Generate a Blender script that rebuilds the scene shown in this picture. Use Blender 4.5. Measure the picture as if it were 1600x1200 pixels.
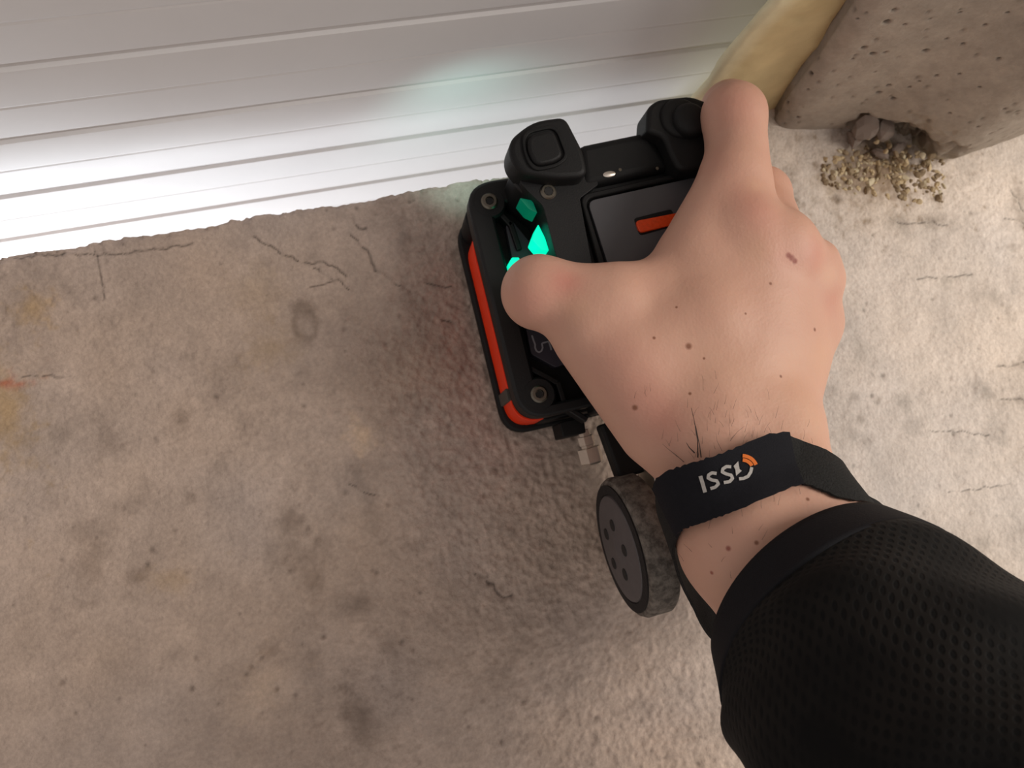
import bpy, bmesh, math, random
import numpy as np
from mathutils import Vector, Matrix
from mathutils.bvhtree import BVHTree

for o in list(bpy.data.objects):
    bpy.data.objects.remove(o)
SC = bpy.context.scene
COL = SC.collection
S = 0.85            # design unit -> metre
H = 0.40            # camera height above the slab in design units
F = 1200.0
# ---- camera ------------------------------------------------------------
# world axes (x along the slab edge, y towards the shutter, z up) in camera axes
dn = np.array([(590 - 800) / F, -(795 - 600) / F, -1.0]); dn /= np.linalg.norm(dn)
def ray(px, py): return np.array([(px - 800) / F, -(py - 600) / F, -1.0])
def gnd(px, py): r = ray(px, py); return r * (H / (r @ dn))
ax = gnd(730, 285) - gnd(0, 403); ax /= np.linalg.norm(ax)
az = -dn
ay = np.cross(az, ax)
M = np.array([ax, ay, az])
def P(px, py, z=0.0):
    """world point (design units) where the line of sight meets height z"""
    r = ray(px, py); q = M @ (r * ((H - z) / (r @ dn))); q[2] += H
    return q
def depth(px, py, z): return (H - z) / (ray(px, py) @ dn)
def wallpt(px, py, y0):
    r = M @ ray(px, py); q = r * (y0 / r[1]); q[2] += H
    return q
cam = bpy.data.cameras.new('camera'); cam.sensor_width = 36; cam.lens = 36 * F / 1600
cam.clip_start = 0.01
co = bpy.data.objects.new('camera', cam); COL.objects.link(co)
mw = Matrix([list(M[i]) + [0] for i in range(3)] + [[0, 0, 0, 1]])
mw.translation = Vector((0, 0, H * S)); co.matrix_world = mw
SC.camera = co
cam.dof.use_dof = True; cam.dof.focus_distance = 0.265; cam.dof.aperture_fstop = 18
# ---- world, lights, exposure -------------------------------------------
SC.view_settings.view_transform = 'Standard'; SC.view_settings.look = 'None'
SC.view_settings.gamma = 1; SC.view_settings.use_curve_mapping = False
SC.view_settings.exposure = 0.0
w = bpy.data.worlds.new('room_light'); SC.world = w; w.use_nodes = True
bg = w.node_tree.nodes['Background']
bg.inputs[0].default_value = (1.0, 0.92, 0.87, 1); bg.inputs[1].default_value = 0.46
def area(name, loc, target, sx, sy, power, color):
    l = bpy.data.lights.new(name, 'AREA'); l.shape = 'RECTANGLE'; l.size = sx * S; l.size_y = sy * S
    l.energy = power; l.color = color
    o = bpy.data.objects.new(name, l); COL.objects.link(o); o.location = [c * S for c in loc]
    o.rotation_euler = (Vector(target) - Vector(loc)).to_track_quat('-Z', 'Y').to_euler()
    return o
# ceiling lamp of the room, right of the arm
area('ceiling_lamp', (0.95, -0.10, 0.85), (0.25, 0.0, 0.0), 0.5, 0.5, 6.1, (1.0, 0.93, 0.84))
# unseen lamp added below the slab to brighten the lower shutter
area('under_slab_fill', (-0.40, 0.148, -0.34), (-0.36, 0.200, 0.0), 1.0, 0.09, 5.4, (0.88, 0.94, 1.0))

# ---- helpers -----------------------------------------------------------
def lin(r, g, b):
    f = lambda c: (c / 255 / 12.92) if c / 255 <= 0.04045 else ((c / 255 + 0.055) / 1.055) ** 2.4
    return (f(r), f(g), f(b), 1)
ORG = {}
def link(o, parent, org):
    COL.objects.link(o)
    ORG[o.name] = np.array(org, float)
    if parent is not None:
        o.parent = parent
        o.location = [float(c) * S for c in (ORG[o.name] - ORG[parent.name])]
    else:
        o.location = [float(c) * S for c in org]
def mk(name, V, faces, mat, parent=None, smooth=None, org=None, attrs=None):
    V = np.asarray(V, float)
    if org is None:
        org = np.array([(V[:, 0].min() + V[:, 0].max()) / 2, (V[:, 1].min() + V[:, 1].max()) / 2, V[:, 2].min()])
    me = bpy.data.meshes.new(name)
    L = (V - org) * S
    if isinstance(faces, np.ndarray):
        n = len(faces); k = faces.shape[1]
        me.vertices.add(len(L)); me.vertices.foreach_set('co', L.astype(np.float32).ravel())
        me.loops.add(n * k); me.loops.foreach_set('vertex_index', faces.astype(np.int32).ravel())
        me.polygons.add(n); me.polygons.foreach_set('loop_start', np.arange(0, n * k, k, dtype=np.int32))
        me.update(calc_edges=True); me.validate()
    else:
        me.from_pydata(L.tolist(), [], faces); me.update()
    if mat: me.materials.append(mat)
    if attrs:
        for an, arr in attrs.items():
            a = me.attributes.new(an, 'FLOAT_COLOR', 'POINT')
            a.data.foreach_set('color', np.column_stack([arr, np.ones(len(arr))]).astype(np.float32).ravel())
    if smooth is not None:
        me.shade_smooth()
        if smooth < 180: me.set_sharp_from_angle(angle=math.radians(smooth))
    o = bpy.data.objects.new(name, me)
    link(o, parent, org)
    return o
def empty(name, org, parent=None):
    o = bpy.data.objects.new(name, None); o.empty_display_size = 0.02
    link(o, parent, np.array(org, float)); return o
def tag(o, label=None, cat=None, group=None, kind=None):
    for k, v in (('label', label), ('category', cat), ('group', group), ('kind', kind)):
        if v: o[k] = v
    return o
def bevel(o, w, seg=3, ang=35):
    m = o.modifiers.new('bevel', 'BEVEL'); m.width = w * S; m.segments = seg; m.limit_method = 'ANGLE'
    m.angle_limit = math.radians(ang); m.harden_normals = False
    return o
def signed(pts):
    a = np.asarray(pts); return 0.5 * np.sum(a[:, 0] * np.roll(a[:, 1], -1) - np.roll(a[:, 0], -1) * a[:, 1])
def roundpoly(pts, r, n=5):
    """round the corners of a polygon; r is one radius or one per corner"""
    pts = [np.array(p[:2], float) for p in pts]; out = []
    for i, p in enumerate(pts):
        a, b = pts[i - 1], pts[(i + 1) % len(pts)]
        rr = r[i] if isinstance(r, (list, tuple)) else r
        u = a - p; v = b - p; lu, lv = np.linalg.norm(u), np.linalg.norm(v)
        t = min(rr, 0.48 * lu, 0.48 * lv)
        if t < 1e-6: out.append(p); continue
        p0 = p + u / lu * t; p2 = p + v / lv * t
        for s in np.linspace(0, 1, n):
            out.append((1 - s) ** 2 * p0 + 2 * s * (1 - s) * p + s * s * p2)
    return out
def prism(name, pts, z0, z1, mat, parent=None, bev=0.0, taper=1.0, seg=3, smooth=35):
    pts = [np.array(p[:2], float) for p in pts]
    if signed(pts) < 0: pts = pts[::-1]
    n = len(pts); c = sum(pts) / n
    V = [[p[0], p[1], z0] for p in pts] + [[*(c + (p - c) * taper), z1] for p in pts]
    Fc = [list(range(n - 1, -1, -1)), list(range(n, 2 * n))] + [[i, (i + 1) % n, n + (i + 1) % n, n + i] for i in range(n)]
    o = mk(name, V, Fc, mat, parent, smooth)
    if bev: bevel(o, bev, seg)
    return o
def ringprism(name, outer, inner, z0, z1, mat, parent=None, bev=0.0, smooth=35):
    """frame between two outlines that have the same number of points"""
    n = len(outer); V = []
    for z in (z0, z1):
        V += [[p[0], p[1], z] for p in outer] + [[p[0], p[1], z] for p in inner]
    Fc = []
    for i in range(n):
        j = (i + 1) % n
        Fc += [[i, j, 2 * n + j, 2 * n + i], [n + j, n + i, 3 * n + i, 3 * n + j],
               [2 * n + i, 2 * n + j, 3 * n + j, 3 * n + i], [j, i, n + i, n + j]]
    if signed(outer) < 0: Fc = [f[::-1] for f in Fc]
    o = mk(name, V, Fc, mat, parent, smooth)
    if bev: bevel(o, bev, 2)
    return o
def lathe(name, prof, centre, axis, mat, parent=None, n=32, smooth=35, up=None):
    """prof: (radius, distance along axis) ; closed at both ends"""
    axis = np.array(axis, float); axis /= np.linalg.norm(axis)
    u = np.cross(axis, [0.0, 0.0, 1.0] if abs(axis[2]) < 0.9 else [1.0, 0, 0]); u /= np.linalg.norm(u); v = np.cross(axis, u)
    V = []; m = len(prof)
    for r, d in prof:
        for k in range(n):
            t = 2 * math.pi * k / n
            V.append(np.array(centre) + axis * d + r * (math.cos(t) * u + math.sin(t) * v))
    Fc = [[i * n + k, i * n + (k + 1) % n, (i + 1) * n + (k + 1) % n, (i + 1) * n + k] for i in range(m - 1) for k in range(n)]
    Fc += [list(range(n - 1, -1, -1)), list(range((m - 1) * n, m * n))]
    return mk(name, V, Fc, mat, parent, smooth)
def pix(pts, z): return [P(x, y, z)[:2] for x, y in pts]

# ---- noise -------------------------------------------------------------
rng = np.random.default_rng(7)
TAB = rng.random((256, 256))
def vnoise(x, y, sd=0):
    x = x + sd * 17.3; y = y + sd * 41.7
    xi = np.floor(x).astype(int); yi = np.floor(y).astype(int); fx = x - xi; fy = y - yi
    fx = fx * fx * (3 - 2 * fx); fy = fy * fy * (3 - 2 * fy)
    g = lambda i, j: TAB[(xi + i) & 255, (yi + j) & 255]
    return (g(0, 0) * (1 - fx) + g(1, 0) * fx) * (1 - fy) + (g(0, 1) * (1 - fx) + g(1, 1) * fx) * fy
def fbm(x, y, sc, oct=4, sd=0, gain=0.5):
    r = 0; a = 1; t = 0
    for i in range(oct):
        r = r + a * (vnoise(x * sc, y * sc, sd + i) - 0.5); t += a; a *= gain; sc *= 2.03
    return r / t * 2
def segdist(X, Y, poly):
    d = np.full(X.shape, 1e9)
    for (x0, y0), (x1, y1) in zip(poly[:-1], poly[1:]):
        dx, dy = x1 - x0, y1 - y0; l = dx * dx + dy * dy + 1e-12
        t = np.clip(((X - x0) * dx + (Y - y0) * dy) / l, 0, 1)
        d = np.minimum(d, np.hypot(X - x0 - t * dx, Y - y0 - t * dy))
    return d

# ---- materials ---------------------------------------------------------
def mat(name, color, rough=0.5, metal=0.0, noise=0.0, nscale=200, bump=0.0, bscale=400, spec=0.5, coat=0.0,
        attr=None, rough_var=0.0, color2=None):
    m = bpy.data.materials.new(name); m.use_nodes = True
    nt = m.node_tree; b = nt.nodes['Principled BSDF']; N = nt.nodes.new; Lk = nt.links.new
    b.inputs['Roughness'].default_value = rough; b.inputs['Metallic'].default_value = metal
    b.inputs['Specular IOR Level'].default_value = spec; b.inputs['Coat Weight'].default_value = coat
    b.inputs['Base Color'].default_value = color
    tc = N('ShaderNodeTexCoord')
    src = None
    if attr:
        a = N('ShaderNodeAttribute'); a.attribute_name = attr; src = a.outputs['Color']
    if noise or color2:
        n = N('ShaderNodeTexNoise'); n.inputs['Scale'].default_value = nscale; n.inputs['Detail'].default_value = 6
        n.inputs['Roughness'].default_value = 0.65
        Lk(tc.outputs['Object'], n.inputs['Vector'])
        if color2:
            mx = N('ShaderNodeMix'); mx.data_type = 'RGBA'
            rp = N('ShaderNodeValToRGB'); rp.color_ramp.elements[0].position = 0.38; rp.color_ramp.elements[1].position = 0.62
            Lk(n.outputs['Fac'], rp.inputs[0]); Lk(rp.outputs[0], mx.inputs['Factor'])
            mx.inputs['A'].default_value = color; mx.inputs['B'].default_value = color2; src = mx.outputs['Result']
        else:
            mr = N('ShaderNodeMapRange'); mr.inputs['From Min'].default_value = 0.25; mr.inputs['From Max'].default_value = 0.75
            mr.inputs['To Min'].default_value = 1 - noise; mr.inputs['To Max'].default_value = 1 + noise
            Lk(n.outputs['Fac'], mr.inputs['Value'])
            vm = N('ShaderNodeVectorMath'); vm.operation = 'SCALE'
            if src: Lk(src, vm.inputs[0])
            else: vm.inputs[0].default_value = color[:3]
            Lk(mr.outputs['Result'], vm.inputs['Scale']); src = vm.outputs['Vector']
    if src: Lk(src, b.inputs['Base Color'])
    if bump:
        n2 = N('ShaderNodeTexNoise'); n2.inputs['Scale'].default_value = bscale; n2.inputs['Detail'].default_value = 5
        Lk(tc.outputs['Object'], n2.inputs['Vector'])
        bp = N('ShaderNodeBump'); bp.inputs['Strength'].default_value = bump; bp.inputs['Distance'].default_value = 0.001
        Lk(n2.outputs['Fac'], bp.inputs['Height']); Lk(bp.outputs['Normal'], b.inputs['Normal'])
        if rough_var:
            r2 = N('ShaderNodeMapRange'); r2.inputs['To Min'].default_value = rough - rough_var; r2.inputs['To Max'].default_value = rough + rough_var
            Lk(n2.outputs['Fac'], r2.inputs['Value']); Lk(r2.outputs['Result'], b.inputs['Roughness'])
    return m
def emit(name, color, strength):
    m = bpy.data.materials.new(name); m.use_nodes = True; b = m.node_tree.nodes['Principled BSDF']
    b.inputs['Base Color'].default_value = color; b.inputs['Emission Color'].default_value = color
    b.inputs['Emission Strength'].default_value = strength; b.inputs['Roughness'].default_value = 0.3
    return m
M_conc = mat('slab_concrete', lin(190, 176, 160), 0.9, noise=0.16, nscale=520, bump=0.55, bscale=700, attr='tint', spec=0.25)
M_pil = mat('pillar_concrete', lin(150, 136, 122), 0.85, noise=0.10, nscale=420, bump=0.25, bscale=900, attr='tint', spec=0.25)
M_foam = mat('foam_seal', lin(205, 178, 110), 0.8, noise=0.10, nscale=60, bump=0.3, bscale=160, attr='tint', spec=0.3)
M_slat = mat('shutter_white', lin(214, 211, 211), 0.6, noise=0.02, nscale=40, spec=0.3)
M_blk = mat('scanner_black', lin(17, 17, 19), 0.5, noise=0.12, nscale=300, bump=0.12, bscale=2200, spec=0.4)
M_blk2 = mat('scanner_black_matt', lin(13, 13, 14), 0.65, noise=0.15, nscale=200, bump=0.1, bscale=1500, spec=0.35)
M_rub = mat('rubber_black', lin(16, 16, 17), 0.6, noise=0.1, nscale=400, bump=0.15, bscale=1800, spec=0.35)
M_panel = mat('panel_grey', lin(84, 84, 88), 0.33, noise=0.05, nscale=100, spec=0.5)
M_lab = mat('side_label_print', lin(62, 58, 68), 0.4, noise=0.05, nscale=300)
M_org = mat('orange_plastic', lin(255, 58, 4), 0.4, noise=0.05, nscale=200, spec=0.4)
M_red = mat('orange_red_button', lin(238, 74, 14), 0.35, noise=0.15, nscale=700, bump=0.2, bscale=900)
M_steel = mat('nickel_steel', lin(228, 220, 210), 0.4, metal=1.0, noise=0.06, nscale=300, bump=0.05, bscale=900)
M_screw = mat('screw_steel', lin(120, 114, 104), 0.4, metal=1.0, noise=0.15, nscale=900)
M_tyre = mat('worn_tyre_rubber', lin(84, 78, 73), 0.85, color2=lin(132, 124, 116), nscale=260, bump=0.5, bscale=900, spec=0.2)
M_tyre2 = mat('tyre_side_rubber', lin(44, 41, 41), 0.8, noise=0.2, nscale=300, bump=0.3, bscale=900, spec=0.25)
M_hub = mat('hub_grey', lin(92, 87, 88), 0.55, noise=0.12, nscale=260, bump=0.1, bscale=900)
M_hole = mat('hub_hole_dark', lin(30, 28, 28), 0.7)
M_led = emit('status_light_teal', lin(0, 238, 186), 1.1)
M_led2 = emit('status_light_dim', lin(0, 120, 90), 0.35)
M_print = mat('grey_print', lin(150, 146, 152), 0.6)
M_web = mat('strap_webbing', lin(38, 38, 38), 0.85, noise=0.45, nscale=1400, bump=0.6, bscale=1800, spec=0.2)
M_patch = mat('strap_label_cloth', lin(24, 24, 30), 0.8, noise=0.15, nscale=900, bump=0.3, bscale=2600, spec=0.2)
M_ink = mat('white_print', lin(180, 176, 172), 0.7, noise=0.18, nscale=1800)
M_ink2 = mat('orange_print', lin(222, 112, 30), 0.7, noise=0.1, nscale=1800)
M_stone = mat('aggregate_stone', lin(182, 156, 116), 0.6, color2=lin(206, 188, 152), nscale=260, bump=0.3, bscale=700)
M_stone2 = mat('aggregate_stone_dark', lin(128, 108, 82), 0.7, color2=lin(156, 136, 106), nscale=260, bump=0.3, bscale=700)
M_hair = mat('dark_hair', lin(38, 26, 20), 0.5)

# ======================================================================
# SETTING
# ======================================================================
YE = 0.1626                       # back edge of the slab
# ---- floor -------------------------------------------------------------
def axis_coords(lo, dlo, dhi, hi, step, n):
    a = dlo - np.geomspace(step, dlo - lo, n)[::-1]; b = dhi + np.geomspace(step, hi - dhi, n)
    return np.concatenate([a, np.arange(dlo, dhi + step / 2, step), b])
xs = axis_coords(-1.6, -0.20, 0.50, 1.8, 0.0008, 22)
v0 = np.concatenate([-0.24 - np.geomspace(0.0008, 1.3, 22)[::-1], np.arange(-0.24, YE, 0.0008)])
X, V_ = np.meshgrid(xs, v0, indexing='ij')
jag = 0.0016 * fbm(xs, xs * 0, 70, 4, 3) + 0.0012 * fbm(xs, xs * 0, 260, 3, 9)
edge = YE + jag + 0.026 / (1 + np.exp(-(xs - 0.212) / 0.003))
# rows near the back edge follow the ragged edge
k = np.clip((V_ + 0.01 - 0.0) / (v0[-1] + 0.01), 0, 1) ** 6
Y = V_ + k * (edge[:, None] - v0[-1])
Zf = 0.0009 * fbm(X, Y, 30, 3, 1) + 0.0004 * fbm(X, Y, 130, 3, 5) + 0.00030 * fbm(X, Y, 420, 2, 11)
rough_zone = np.clip(0.25 + 0.6 * fbm(X, Y, 9, 2, 21) + 0.95 * np.exp(-((X - 0.075) / 0.06) ** 2), 0.1, 1.1)
Zf += 0.0010 * rough_zone * fbm(X, Y, 430, 2, 31)
# the edge of the slab is worn down
dE = edge[:, None] - Y
Zf -= 0.0016 * np.exp(-(dE / 0.0022) ** 2) * (0.6 + 0.8 * (fbm(X, Y, 160, 3, 41) > 0))
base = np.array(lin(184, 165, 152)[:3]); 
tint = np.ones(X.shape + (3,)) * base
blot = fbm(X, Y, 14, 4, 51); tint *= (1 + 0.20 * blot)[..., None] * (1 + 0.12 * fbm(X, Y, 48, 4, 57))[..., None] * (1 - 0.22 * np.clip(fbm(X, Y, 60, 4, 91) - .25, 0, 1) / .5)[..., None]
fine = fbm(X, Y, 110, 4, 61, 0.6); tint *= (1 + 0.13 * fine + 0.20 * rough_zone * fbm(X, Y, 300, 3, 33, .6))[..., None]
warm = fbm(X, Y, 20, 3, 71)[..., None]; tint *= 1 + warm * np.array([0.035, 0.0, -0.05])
pale = np.clip((X - 0.12 + 0.25 * (0.0 - Y) * 0 + 0.03 * blot) / 0.12, 0, 1)[..., None]     # right side painted paler, as if more strongly lit
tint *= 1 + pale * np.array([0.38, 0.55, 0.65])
def blob(px, py, rx, ry, col, amt, noise=0.5, ring=False):
    global tint
    c = P(px, py); sx = rx / 3.05e3; sy = ry / 3.05e3
    d = np.hypot((X - c[0]) / sx, (Y - c[1]) / sy) * (1 + 2.2 * noise * fbm(X, Y, 170, 4, int(px) % 50, .7))
    a = np.exp(-((d - 0.8) / 0.28) ** 2) if ring else np.exp(-d ** 2)
    tint = tint * (1 - (a * amt)[..., None] * (1 - np.array(col)))
dark = (0.52, 0.50, 0.48); ochre = (0.93, 0.80, 0.50)
for b in ((477, 505, 20, 34, dark, 0.6, .12, True), (477, 488, 13, 15, dark, .5, .3), (568, 1128, 24, 40, dark, 0.75), (140, 885, 24, 30, dark, .6),
          (212, 902, 16, 12, dark, .7), (128, 835, 18, 20, dark, .4), (285, 655, 14, 16, dark, .6), (170, 690, 16, 26, dark, .5), (455, 812, 16, 22, dark, .7),
          (485, 868, 34, 16, dark, .45), (486, 905, 16, 26, dark, .6), (570, 940, 18, 18, dark, .45), (300, 775, 10, 10, dark, .6), (425, 1018, 10, 10, dark, .6),
          (608, 1010, 12, 14, dark, .5), (492, 1028, 12, 18, dark, .4), (410, 1075, 26, 22, (1.12, 1.1, 1.04), .8), (395, 1110, 40, 12, (1.2, 1.2, 1.18), .7),
          (565, 680, 14, 16, (1.35, 1.28, 1.1), .8), (50, 480, 22, 18, ochre, .7), (425, 545, 34, 26, (.84, .78, .62), .6), (405, 455, 30, 36, (.88, .84, .72), .5),
          (10, 640, 26, 60, ochre, .8), (8, 598, 14, 6, (1.0, .45, .35), .9), (30, 600, 12, 4, (1.0, .5, .4), .8), (60, 690, 60, 40, (.86, .86, .84), .5),
          (265, 905, 30, 14, ochre, .35), (720, 560, 60, 120, (.90, .80, .78), .6), (760, 680, 70, 90, (.92, .82, .80), .5), (1335, 620, 8, 8, dark, .6),  # pinkish pair beside the scanner: its reddish shadow painted into the slab
          (1345, 655, 9, 9, dark, .6), (1355, 690, 14, 9, dark, .4), (1372, 625, 6, 6, dark, .6), (1310, 312, 7, 7, dark, .8), (1340, 540, 16, 30, (.8, .8, .78), .5),
          (1372, 268, 100, 60, (.40, .33, .25), 1.0), (1350, 238, 50, 30, (.5, .44, .38), .8), (1300, 285, 24, 20, (.72, .66, .55), .8), (1405, 345, 46, 20, (.75, .74, .72), .6), (1590, 300, 14, 20, dark, .7), (1595, 345, 10, 14, dark, .6), (1582, 385, 14, 8, dark, .6), (1460, 345, 20, 12, dark, .7),
          (1590, 570, 18, 8, dark, .6), (1590, 625, 20, 8, dark, .5), (1412, 625, 20, 16, (.8, .8, .78), .5), (1480, 440, 36, 8, (.74, .74, .72), .6)):
    blob(*b)
cracks = [  # polylines on the slab: points in the photograph's frame, width, depth
    ([(395, 370), (440, 395), (478, 412), (505, 410), (525, 418), (542, 432)], .0007, .0016),
    ([(478, 452), (500, 446), (528, 437)], .0005, .0009), ([(528, 437), (545, 452)], .0005, .001), ([(490, 418), (520, 437)], .0005, .0008),
    ([(552, 340), (560, 355), (572, 356)], .0009, .0015), ([(550, 368), (575, 392), (588, 424), (602, 428)], .0008, .0013),
    ([(602, 432), (622, 447), (650, 455)], .0006, .0009), ([(655, 440), (680, 446), (705, 447)], .0006, .001), ([(688, 500), (712, 505)], .0007, .0012),
    ([(148, 385), (152, 410), (160, 440), (163, 470)], .0005, .0007), ([(20, 402), (90, 398), (180, 398), (260, 388), (300, 380)], .0006, .0008),
    ([(745, 895), (770, 915), (785, 935), (800, 930)], .0009, .0014), ([(545, 755), (570, 768), (595, 775)], .0005, .0008),
    ([(30, 590), (80, 588), (120, 590)], .0005, .0006), ([(1430, 435), (1470, 432), (1520, 428)], .0006, .0007), ([(1390, 342), (1420, 352), (1450, 346), (1480, 352)], .0006, .001),
    ([(1575, 290), (1590, 310), (1598, 330)], .0007, .001), ([(1570, 340), (1600, 350)], .0006, .0009), ([(1560, 575), (1600, 565)], .0007, .0009),
    ([(1560, 622), (1600, 625)], .0006, .0008), ([(1480, 770), (1540, 762), (1580, 755)], .0005, .0006), ([(1450, 672), (1500, 675), (1545, 680)], .0005, .0006)]
rr = random.Random(4)
for pts, wd, dp in cracks:
    q = []
    for (x0, y0), (x1, y1) in zip(pts[:-1], pts[1:]):
        n = max(2, int(math.hypot(x1 - x0, y1 - y0) / 7))
        for i in range(n): q.append((x0 + (x1 - x0) * i / n + rr.uniform(-2.5, 2.5), y0 + (y1 - y0) * i / n + rr.uniform(-2.5, 2.5)))
    q.append(pts[-1]); wp = [tuple(P(x, y)[:2]) for x, y in q]
    wx = [p[0] for p in wp]; wy = [p[1] for p in wp]
    i0, i1 = np.searchsorted(xs, [min(wx) - .004, max(wx) + .004]); j0, j1 = np.searchsorted(v0, [min(wy) - .005, max(wy) + .005])
    sl = (slice(i0, i1), slice(j0, j1)); d = segdist(X[sl], Y[sl], wp)
    wv = 0.72 * wd * (0.7 + 0.5 * vnoise(X[sl] * 160, Y[sl] * 160, 2))
    a = np.exp(-(d / wv) ** 2); a *= 0.35 + 0.65 * (vnoise(X[sl] * 220, Y[sl] * 220, 5) > 0.35); Zf[sl] -= 0.55 * dp * a; tint[sl] *= (1 - 0.62 * a)[..., None]
for i in range(420):     # small pits and specks
    cx, cy = rng.uniform(-0.19, 0.49), rng.uniform(-0.23, 0.16); r = rng.uniform(.0005, .0013); dp = rng.uniform(.3, 1.0) * r
    i0, i1 = np.searchsorted(xs, [cx - 3 * r, cx + 3 * r]); j0, j1 = np.searchsorted(v0, [cy - 3 * r - .002, cy + 3 * r + .002]); sl = (slice(i0, i1), slice(j0, j1))
    a = np.exp(-(((X[sl] - cx) ** 2 + (Y[sl] - cy) ** 2) / r ** 2)); Zf[sl] -= dp * a; tint[sl] *= (1 - rng.uniform(.15, .5) * a)[..., None]
nx, ny = X.shape
Vt = np.stack([X, Y, Zf], -1)
extra = []
for dz, dy in ((0.004, 0.0008), (0.010, 0.0003), (0.022, -0.0006), (0.045, 0.0)):
    e = Vt[:, -1].copy(); e[:, 2] = -dz; e[:, 1] += dy + 0.0009 * fbm(xs, xs * 0 + dz * 90, 190, 3, 13); extra.append(e[:, None])
Vb = Vt[:, :1].copy(); Vb[:, 0, 2] = -0.045
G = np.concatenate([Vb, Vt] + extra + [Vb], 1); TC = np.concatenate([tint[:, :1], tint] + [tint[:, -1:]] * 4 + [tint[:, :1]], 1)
a, b = G.shape[:2]; idx = np.arange(a * b).reshape(a, b)
Q = np.stack([idx[:-1, :-1], idx[1:, :-1], idx[1:, 1:], idx[:-1, 1:]], -1).reshape(-1, 4)
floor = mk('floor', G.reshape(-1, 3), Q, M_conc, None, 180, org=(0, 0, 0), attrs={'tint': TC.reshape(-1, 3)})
tag(floor, 'rough grey concrete slab with cracks and a ragged back edge', None, None, 'structure')

# ---- roller shutter ----------------------------------------------------
YW = 0.205; PITCH = 0.0552; XR = 0.199 * YW / YE
door = empty('door_1', (-0.3, YW, -0.33)); tag(door, 'white ribbed roller shutter behind the slab edge', None, None, 'structure')
prof = [(0.0000, .0017), (0.0022, .0017), (0.0036, .0001), (0.0060, 0.0), (0.0264, 0.0), (0.0276, .0003), (0.0288, 0.0),
        (0.0515, 0.0), (0.0530, .0002), (0.0543, .0017), (0.0552, .0017), (0.0552, .012), (0.0, .012)]
prot = None
for i in range(-6, 16):
    z0 = 0.0308 + i * PITCH
    if prot is None:
        n = len(prof); V = []
        for x in (-1.5, XR): V += [[x, YW + dy, z0 + z] for z, dy in prof]
        Fc = [[j, (j + 1) % n, n + (j + 1) % n, n + j][::-1] for j in range(n)] + [list(range(n)), list(range(2 * n - 1, n - 1, -1))]
        prot = mk('slat', V, Fc, M_slat, door, 10)
        bm = bmesh.new(); bm.from_mesh(prot.data); bmesh.ops.recalc_face_normals(bm, faces=bm.faces); bm.to_mesh(prot.data); bm.free()
        pz = z0
    else:
        c = prot.copy(); COL.objects.link(c); c.parent = door; c.location = prot.location; c.location.z += (z0 - pz) * S

# ---- foam seal ---------------------------------------------------------
ub = np.linspace(0, 1, 60); zb = np.concatenate([np.arange(-0.04, 0.2, 0.0015), np.linspace(0.2, 0.7, 30)])
U, ZZ = np.meshgrid(ub, zb, indexing='ij')
xl = 0.199 * 0.178 / YE + 0.0006 * fbm(zb, zb * 0, 60, 2, 5)
XX = xl[None] + U * 0.085
YY = 0.1785 + 0.0035 * fbm(XX, ZZ, 22, 3, 8) - 0.002 * np.sin(np.pi * np.clip(U * 1.3, 0, 1)) + 0.0006 * fbm(XX, ZZ, 150, 3, 18)
YY += 0.0025 * np.clip((0.04 - U) / 0.04, 0, 1) ** 2
ft = np.ones(XX.shape + (3,)) * np.array(lin(204, 186, 142)[:3]) * (1 + 0.12 * fbm(XX, ZZ, 40, 4, 28))[..., None]
ft *= 1 + np.clip((0.16 - U) / 0.1, 0, 1)[..., None] * np.array([.18, .30, .55])
ft *= 1 - 0.25 * np.clip(fbm(XX, ZZ, 16, 3, 38), 0, 1)[..., None] * np.array([.5, .7, 1.0])
Gf = np.stack([XX, YY, ZZ], -1); bk = Gf.copy()[[0, -1]]; bk[..., 1] = 0.225; bk[0, :, 0] = 0.199 * 0.225 / YE
Gf = np.concatenate([bk[:1], Gf, bk[1:]], 0); ft = np.concatenate([ft[:1], ft, ft[-1:]], 0)
a, b = Gf.shape[:2]; idx = np.arange(a * b).reshape(a, b)
Q = np.stack([idx[:-1, :-1], idx[1:, :-1], idx[1:, 1:], idx[:-1, 1:]], -1).reshape(-1, 4)
foam = mk('trim_1', Gf.reshape(-1, 3), Q, M_foam, None, 180, attrs={'tint': ft.reshape(-1, 3)})
tag(foam, 'yellow foam strip sealing the gap between shutter and concrete pillar', None, None, 'structure')

# ---- concrete pillar ---------------------------------------------------
poly = np.array([(.284, .230), (.281, .180), (.279, .1705), (.284, .1645), (.30, .1610), (.325, .1560), (.345, .1420), (.362, .1290), (.378, .1245), (.40, .1262), (.4485, .1330), (.56, .150), (1.3, .27)])
def catmull(pts, n):
    pts = np.asarray(pts, float); p = np.vstack([2 * pts[0] - pts[1], pts, 2 * pts[-1] - pts[-2]]); out = []
    for i in range(1, len(p) - 2):
        for t in np.linspace(0, 1, n, endpoint=False):
            out.append(0.5 * (2 * p[i] + (p[i + 1] - p[i - 1]) * t + (2 * p[i - 1] - 5 * p[i] + 4 * p[i + 1] - p[i + 2]) * t * t + (3 * p[i] - p[i - 1] - 3 * p[i + 1] + p[i + 2]) * t ** 3))
    out.append(pts[-1]); return np.array(out)
pc = catmull(poly, 40)
sl = np.concatenate([[0], np.cumsum(np.linalg.norm(np.diff(pc, axis=0), axis=1))])
su = np.concatenate([np.arange(0, 0.33, 0.0008), np.geomspace(0.33, sl[-1], 24)])
bx = np.interp(su, sl, pc[:, 0]); by = np.interp(su, sl, pc[:, 1])
tx, ty = np.gradient(bx, su), np.gradient(by, su); tl = np.hypot(tx, ty); nxn, nyn = ty / tl, -tx / tl     # outward (towards the camera side)
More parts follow.
